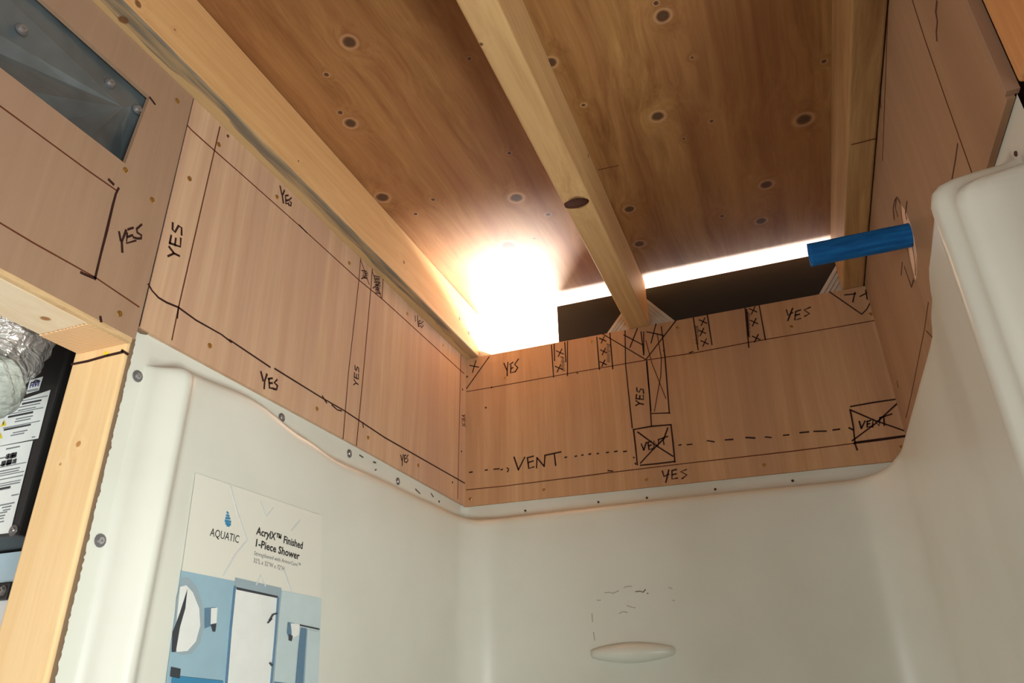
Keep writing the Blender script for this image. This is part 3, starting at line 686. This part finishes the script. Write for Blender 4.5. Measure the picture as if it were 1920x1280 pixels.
# ---- product label on the left inner wall
XS = XL + .0205
lab = empty('product_label', PX(480, 1050, XS), parent=shower); lab['label'] = 'clear product label with printed bathroom picture'
t = NT('label_film'); M['label_film'] = t.done(srgb((216, 216, 206)), 0.25)
M['txt'] = plain('label_black', (34, 34, 36), 0.5); M['txt_g'] = plain('label_grey', (120, 120, 122), 0.5)
M['ph_wall'] = plain('photo_blue_wall', (146, 178, 194), 0.4); M['ph_wall2'] = plain('photo_pale_wall', (186, 204, 208), 0.4)
M['ph_dark'] = plain('photo_dark', (58, 62, 70), 0.4); M['ph_mid'] = plain('photo_slate', (92, 124, 150), 0.4); M['ph_white'] = plain('photo_white', (222, 226, 224), 0.4)
M['ph_blue'] = plain('photo_teal', (60, 130, 170), 0.4); M['ph_grey'] = plain('photo_grey', (148, 166, 176), 0.4); M['x_grey'] = plain('pale_chevron', (198, 202, 202), 0.5)
def quadX(pts, off): return [(XS + off, PX(x, y, XS).y, PX(x, y, XS).z) for x, y in pts]
def poly(polys, name, parent, off0=.0004):
    V, Fc, idx, mats = [], [], [], []
    for i, (pts, m) in enumerate(polys):
        if m not in mats: mats.append(m)
        k = len(V); V += quadX(pts, off0 + .00006 * i); Fc.append(tuple(range(k, k + len(pts)))); idx.append(mats.index(m))
    o = mk(name, V, Fc, [M[m] for m in mats], parent, idx=idx); return o
poly([([(366,886),(602,966),(602,1122),(340,1070)], 'label_film')], 'label_film', lab, .0003)
ribbon('chevron_print', [[(432,912),(444,958),(463,1012),(440,1040),(418,1078)],[(488,940),(498,968),(512,952)],[(480,1095),(488,1078),(497,1098)],[(546,994),(562,975)],[(532,1068),(546,1110)]], 'X', XS, .0006, .0022, M['x_grey'], lab)
def ell(cx_, cy_, rx, ry, n=20, rot=0): return [(cx_ + rx * math.cos(2 * math.pi * i / n) * math.cos(rot) - ry * math.sin(2 * math.pi * i / n) * math.sin(rot), cy_ + rx * math.cos(2 * math.pi * i / n) * math.sin(rot) + ry * math.sin(2 * math.pi * i / n) * math.cos(rot)) for i in range(n)]
# helper in the label's own skewed frame: TL (340,1070), TR (602,1122), picture continues downward
def Q(u_, v_):   # u along the top edge, v down; straight interpolation on the wall plane
    a = PX(340, 1070, XS); b = PX(602, 1122, XS); c_ = PX(311, 1280, XS); du = b - a; dv = c_ - a
    return (XS, a.y + du.y * u_ + dv.y * v_, a.z + du.z * u_ + dv.z * v_)
poly([([(339,1069),(602,1121),(594,1330),(303,1330)], 'ph_wall'),
      ([(528,1107),(602,1121),(596,1290),(508,1290)], 'ph_wall2'),
      ([(438,1097),(440,1082),(527,1102),(512,1290),(424,1290),(430,1180)], 'ph_grey'),
      ([(441,1103),(521,1120),(506,1290),(420,1290)], 'ph_white'),
      ([(442,1100),(520,1117),(519,1121),(442,1105)], 'ph_dark'),
      ([(340,1083),(352,1082),(368,1100),(378,1130),(382,1170),(374,1205),(358,1225),(340,1228),(322,1222),(330,1120)], 'ph_grey'),
      ([(336,1100),(348,1097),(360,1110),(372,1140),(374,1172),(366,1202),(350,1220),(330,1222),(326,1200)], 'ph_white'),
      ([(350,1103),(346,1140),(336,1175),(328,1222),(320,1222),(322,1185),(335,1150)], 'ph_dark'),
      ([(382,1140),(402,1138),(402,1170),(382,1178)], 'ph_mid'),
      ([(394,1140),(406,1139),(404,1168),(393,1170)], 'ph_white'),
      ([(393,1170),(404,1168),(402,1184),(397,1184)], 'ph_dark'),
      ([(538,1166),(549,1168),(546,1180),(542,1202),(536,1186)], 'ph_mid'),
      ([(543,1168),(560,1170),(558,1190),(546,1196)], 'ph_white'),
      ([(540,1188),(547,1192),(545,1202),(539,1200)], 'ph_dark'),
      ([(560,1170),(597,1178),(597,1181),(560,1173)], 'ph_dark'),
      ([(562,1176),(573,1178),(566,1290),(551,1290),(558,1210)], 'ph_mid'),
      ([(574,1180),(595,1184),(590,1290),(568,1290)], 'ph_wall2'),
      ([(320,1266),(416,1276),(416,1290),(318,1290)], 'ph_blue'),
      ([(318,1250),(336,1254),(334,1272),(316,1268)], 'ph_dark'),
      ([(512,1278),(560,1284),(560,1292),(512,1290)], 'ph_blue')], 'printed_picture', lab)
ribbon('printed_shower_head', [[(516,1150),(509,1152),(503,1162)],[(506,1160),(500,1167)],[(504,1243),(507,1247)]], 'X', XS, .0022, .0014, M['ph_dark'], lab)
ribbon('printed_door_edge', [[(519,1121),(514,1190),(505,1290)],[(438,1100),(430,1180),(421,1290)]], 'X', XS, .0021, .0016, M['ph_mid'], lab)
# water drop emblem of bars
ribbon('drop_emblem', [([(425,960),(427,962)], .002),([(424,966),(428,967)], .0025),([(423,971),(430,972)], .0025),([(422,976),(431,978)], .0025),([(423,981),(431,983)], .0025),([(425,985),(429,986)], .002)], 'X', XS, .0006, .0025, M['ph_blue'], lab)
def text_on(body_, p0, p1, hpx, axis, pos, off, mat, parent, name='lettering', bold=0.0, sign=1, xscale=None):
    """text laid flat on a wall: baseline from pixel p0 to p1, cap height about hpx"""
    fn = {'X': PX, 'Y': PY}[axis]
    a = fn(*p0, pos); b = fn(*p1, pos); up = fn(p0[0], p0[1] - hpx, pos)
    c = bpy.data.curves.new(name, 'FONT'); c.body = body_; c.size = 1.0; c.offset = bold; c.resolution_u = 2
    tmp = bpy.data.objects.new('tmp', c); COL.objects.link(tmp); bpy.context.view_layer.update()
    me = bpy.data.meshes.new_from_object(tmp.evaluated_get(bpy.context.evaluated_depsgraph_get())); bpy.data.objects.remove(tmp)
    xsv = [v.co.x for v in me.vertices]; x0, x1 = min(xsv), max(xsv)
    A_, B_ = W(a), W(b); ux = (B_ - A_) / (x1 - x0); H = abs(W(up).z - A_.z) / 0.72
    ai = 'XYZ'.index(axis); N = Vector((0, 0, 0)); N[ai] = off * S
    for v in me.vertices: v.co = A_ + ux * (v.co.x - x0) + Vector((0, 0, 1)) * (v.co.y * H) + N
    vv = [v.co.copy() for v in me.vertices]; origin = sum(vv, Vector()) / len(vv)
    for v in me.vertices: v.co -= origin
    o = bpy.data.objects.new(name, me); COL.objects.link(o); me.materials.clear(); me.materials.append(mat); reg(o, origin, parent)
    return o
text_on('AQUATIC', (392, 1004), (446, 1018), 16, 'X', XS, .0007, M['txt'], lab)
text_on('AcrylX\u2122 Finished', (479, 1001), (566, 1029), 15, 'X', XS, .0007, M['txt'], lab, bold=.022)
text_on('1-Piece Shower', (478, 1024), (560, 1049), 15, 'X', XS, .0007, M['txt'], lab, bold=.022)
text_on('Strengthened with ArmorCore\u2122', (475, 1040), (562, 1063), 8, 'X', XS, .0007, M['txt_g'], lab)
text_on('32"L x 32"W x 72"H', (474, 1054), (531, 1070), 9, 'X', XS, .0007, M['txt_g'], lab)

# ================================================================ VENTILATOR BOX IN THE NEXT SPACE
YV = .43
vent = empty('ventilator_unit', (-.70, YV + .05, .139), 'black metal ventilator box with white warning labels behind the door stud', 'appliance')
zb0 = PY(20, 1004, YV).z
box('box_body', (-.90, YV, zb0), (-.602, YV + .16, .46), M['black_box'], vent, 0.003)
box('box_flange', (-.6018, YV + .008, zb0 + .004), (-.590, YV + .16, .46), M['box_edge'], vent, 0.001)
def quadY(pts, y): return [(PY(a, b, YV).x, y, PY(a, b, YV).z) for a, b in pts]
def pl(pts, m, name, off): return mk(name, quadY(pts, YV - off), [tuple(range(len(pts)))], M[m], vent)
l1 = pl([(96,731),(73,822),(-60,848),(-35,764),(16,758)], 'paper', 'warning_label', .0006)
l2 = pl([(63,826),(20,999),(-60,1008),(-60,848)], 'paper', 'rating_label', .0006)
l3 = pl([(82,706),(74,732),(50,739),(57,713)], 'paper', 'certification_label', .0006)
def lines(rows, m, par, wd): ribbon('printed_lines', rows, 'Y', YV, -.0010, wd, M[m], par)
# local perspective direction on the box face: rising about -0.2 to the right
def row(x0, x1, y): return [(x0, y), (x1, y - (x1 - x0) * .20)]
lines([row(28,90,755), row(14,82,778), row(8,76,803)], 'print_grey', l1, .0010)
lines([row(44,78,757.5), row(18,62,782), row(10,58,806)], 'print_dark', l1, .0024)
lines([row(38,76,764), row(36,68,770), row(32,62,786), row(30,58,791), row(26,52,812), row(22,46,817), row(62,67,820)], 'print_grey', l1, .0012)
for (x, y) in ((15,770),(8,794),(1,818)):
    mk('warning_triangle', quadY([(x - 6, y + 6.5), (x + 5, y + 4), (x + 1.5, y - 7)], YV - .0009), [(0, 1, 2)], M['yellow'], l1)
    ribbon('exclamation', [[(x + .3, y - 2.5), (x, y + 2)]], 'Y', YV, -.0012, .0011, M['print_dark'], l1)
lines([row(14,38,842), row(0,30,860), row(0,28,873)], 'print_grey', l2, .0016)
rnd = random.Random(3)
bars = []
for (x0, x1, y, h) in ((14,34,853,7),(6,33,866,7)):
    x = x0
    while x < x1:
        bars.append(([(x, y - (x - x0) * .2), (x - 1.2, y - (x - x0) * .2 - 0 + h)], rnd.choice((.0010, .0018, .0026)))); x += rnd.choice((1.6, 2.4, 3.2))
ribbon('barcode', bars, 'Y', YV, -.0010, .0014, M['print_dark'], l2)
lines([row(0,50,877), row(0,46,893), row(0,44,900), row(0,40,904+4)], 'print_grey', l2, .0010)
lines([row(0,38,884.5), row(0,36,889), row(0,38,912), row(0,20,919), row(24,36,929), row(0,28,948), row(6,22,952), row(8,20,957), row(2,14,962), row(0,10,968), row(0,8,973), row(0,8,979)], 'print_grey', l2, .0014)
lines([row(0,20,917)], 'print_dark', l2, .0022)
text_on('HVI', (57, 728), (74, 724), 9, 'Y', YV, -.0012, M['navy'], l3, bold=.03)
ribbon('roof_emblem', [[(64,717),(68,713),(74,714)],[(60,718),(76,715)]], 'Y', YV, -.0010, .0016, M['print_dark'], l3)
lines([row(53,73,735), row(54,73,732.5)], 'print_grey', l3, .0010)
screws([(25,994)], 'Y', YV - .0003, '-Y', SM_zinc, vent, 'corner_screw')

# foil duct on top of the unit: crumpled elbow with a milky jacket
def tube(name, pts, radii, mat, parent, amp, fr, seed, nseg=72, cap=True):
    n = nseg; V, Fc = [], []
    for k in range(len(pts)):
        p = Vector(pts[k]); d = (Vector(pts[min(k + 1, len(pts) - 1)]) - Vector(pts[max(k - 1, 0)])).normalized()
        s1 = d.cross(Vector((0, 0, 1)));  s1 = s1.normalized() if s1.length > .1 else Vector((1, 0, 0)); s2 = s1.cross(d).normalized()
        for i in range(n):
            a = 2 * math.pi * i / n; e = s1 * math.cos(a) + s2 * math.sin(a); q = p + e * radii[k]
            nv = abs(noise.noise(Vector((q.x * fr[0] + seed, q.y * fr[1], q.z * fr[2])))) + .45 * abs(noise.noise(Vector((q.x * fr[0] * 2.3, q.y * fr[1] * 2.3 + seed, q.z * fr[2] * 2.3))))
            V.append(tuple(q + e * (nv - .35) * amp))
    for k in range(len(pts) - 1):
        for i in range(n): Fc.append((k * n + i, k * n + (i + 1) % n, (k + 1) * n + (i + 1) % n, (k + 1) * n + i))
    Fc.append(tuple(reversed(range(n)))); Fc.append(tuple((len(pts) - 1) * n + i for i in range(n)))
    o = mk(name, V, Fc, mat, parent)
    bm = bmesh.new(); bm.from_mesh(o.data); bmesh.ops.recalc_face_normals(bm, faces=bm.faces); bm.to_mesh(o.data); bm.free()
    return o
YD = .372
fd = empty('foil_duct', PY(10, 680, YD), 'shiny crumpled foil duct in front of the black ventilator box', 'duct')
def arcpts(cpx, n=40):
    out = []
    for k in range(n):
        u_ = k / (n - 1) * (len(cpx) - 1); i = min(int(u_), len(cpx) - 2); f_ = u_ - i
        a, b = cpx[i], cpx[i + 1]; x = a[0] + (b[0] - a[0]) * f_; y = a[1] + (b[1] - a[1]) * f_
        out.append(PY(x, y, YD + (a[2] + (b[2] - a[2]) * f_)))
    return out
Pp = arcpts([(-170, 520, -.02), (-60, 610, 0), (0, 655, 0), (28, 668, .01), (50, 680, .015)], 60)
Rr_ = [.0400] * 38 + [.0400 * math.cos((k / 22) ** 1.2 * 1.3) for k in range(22)]
tube('foil_skin', Pp, Rr_, M['foil'], fd, .012, (45, 45, 90), 2.0, 110)
Pj = arcpts([(-140, 676, -.03), (-56, 712, -.025), (-24, 718, -.02), (-8, 714, -.015), (6, 706, -.01)], 40)
Rj = [.030] * 20 + [.030 * math.cos((k / 20) ** 1.3 * 1.25) for k in range(20)]
tube('milky_jacket', Pj, Rj, M['jacket'], fd, .005, (50, 50, 90), 7.0, 80)

# pale panel and white cabinet below the ventilator
cab = empty('white_cabinet', (-.72, .52, ZF), 'bright white cabinet with pale blue front panel below the black box', 'cabinet')
YP = .50
z_top = PY(10, 1006, YP).z; z1 = PY(10, 1122, YP).z; z2 = PY(10, 1088, YP).z
box('pale_panel', (-.95, YP - .028, z1), (-.60, YP - .012, zb0 - .002), M['film'], cab)
box('cabinet_body', (-.95, YP - .03, ZF + .001), (-.62, YP - .004, z1 - .001), M['white_plastic'], cab, 0.002)
cl = PY(8, 1106, YP - .031)
box('corner_bracket', (cl.x - .010, YP - .036, cl.z - .009), (cl.x + .012, YP - .0305, cl.z + .006), M['black_box'], cab, 0.002)
screws([(6,1107)], 'Y', YP - .0362, '-Y', SM_tiny, cab, 'bolt')
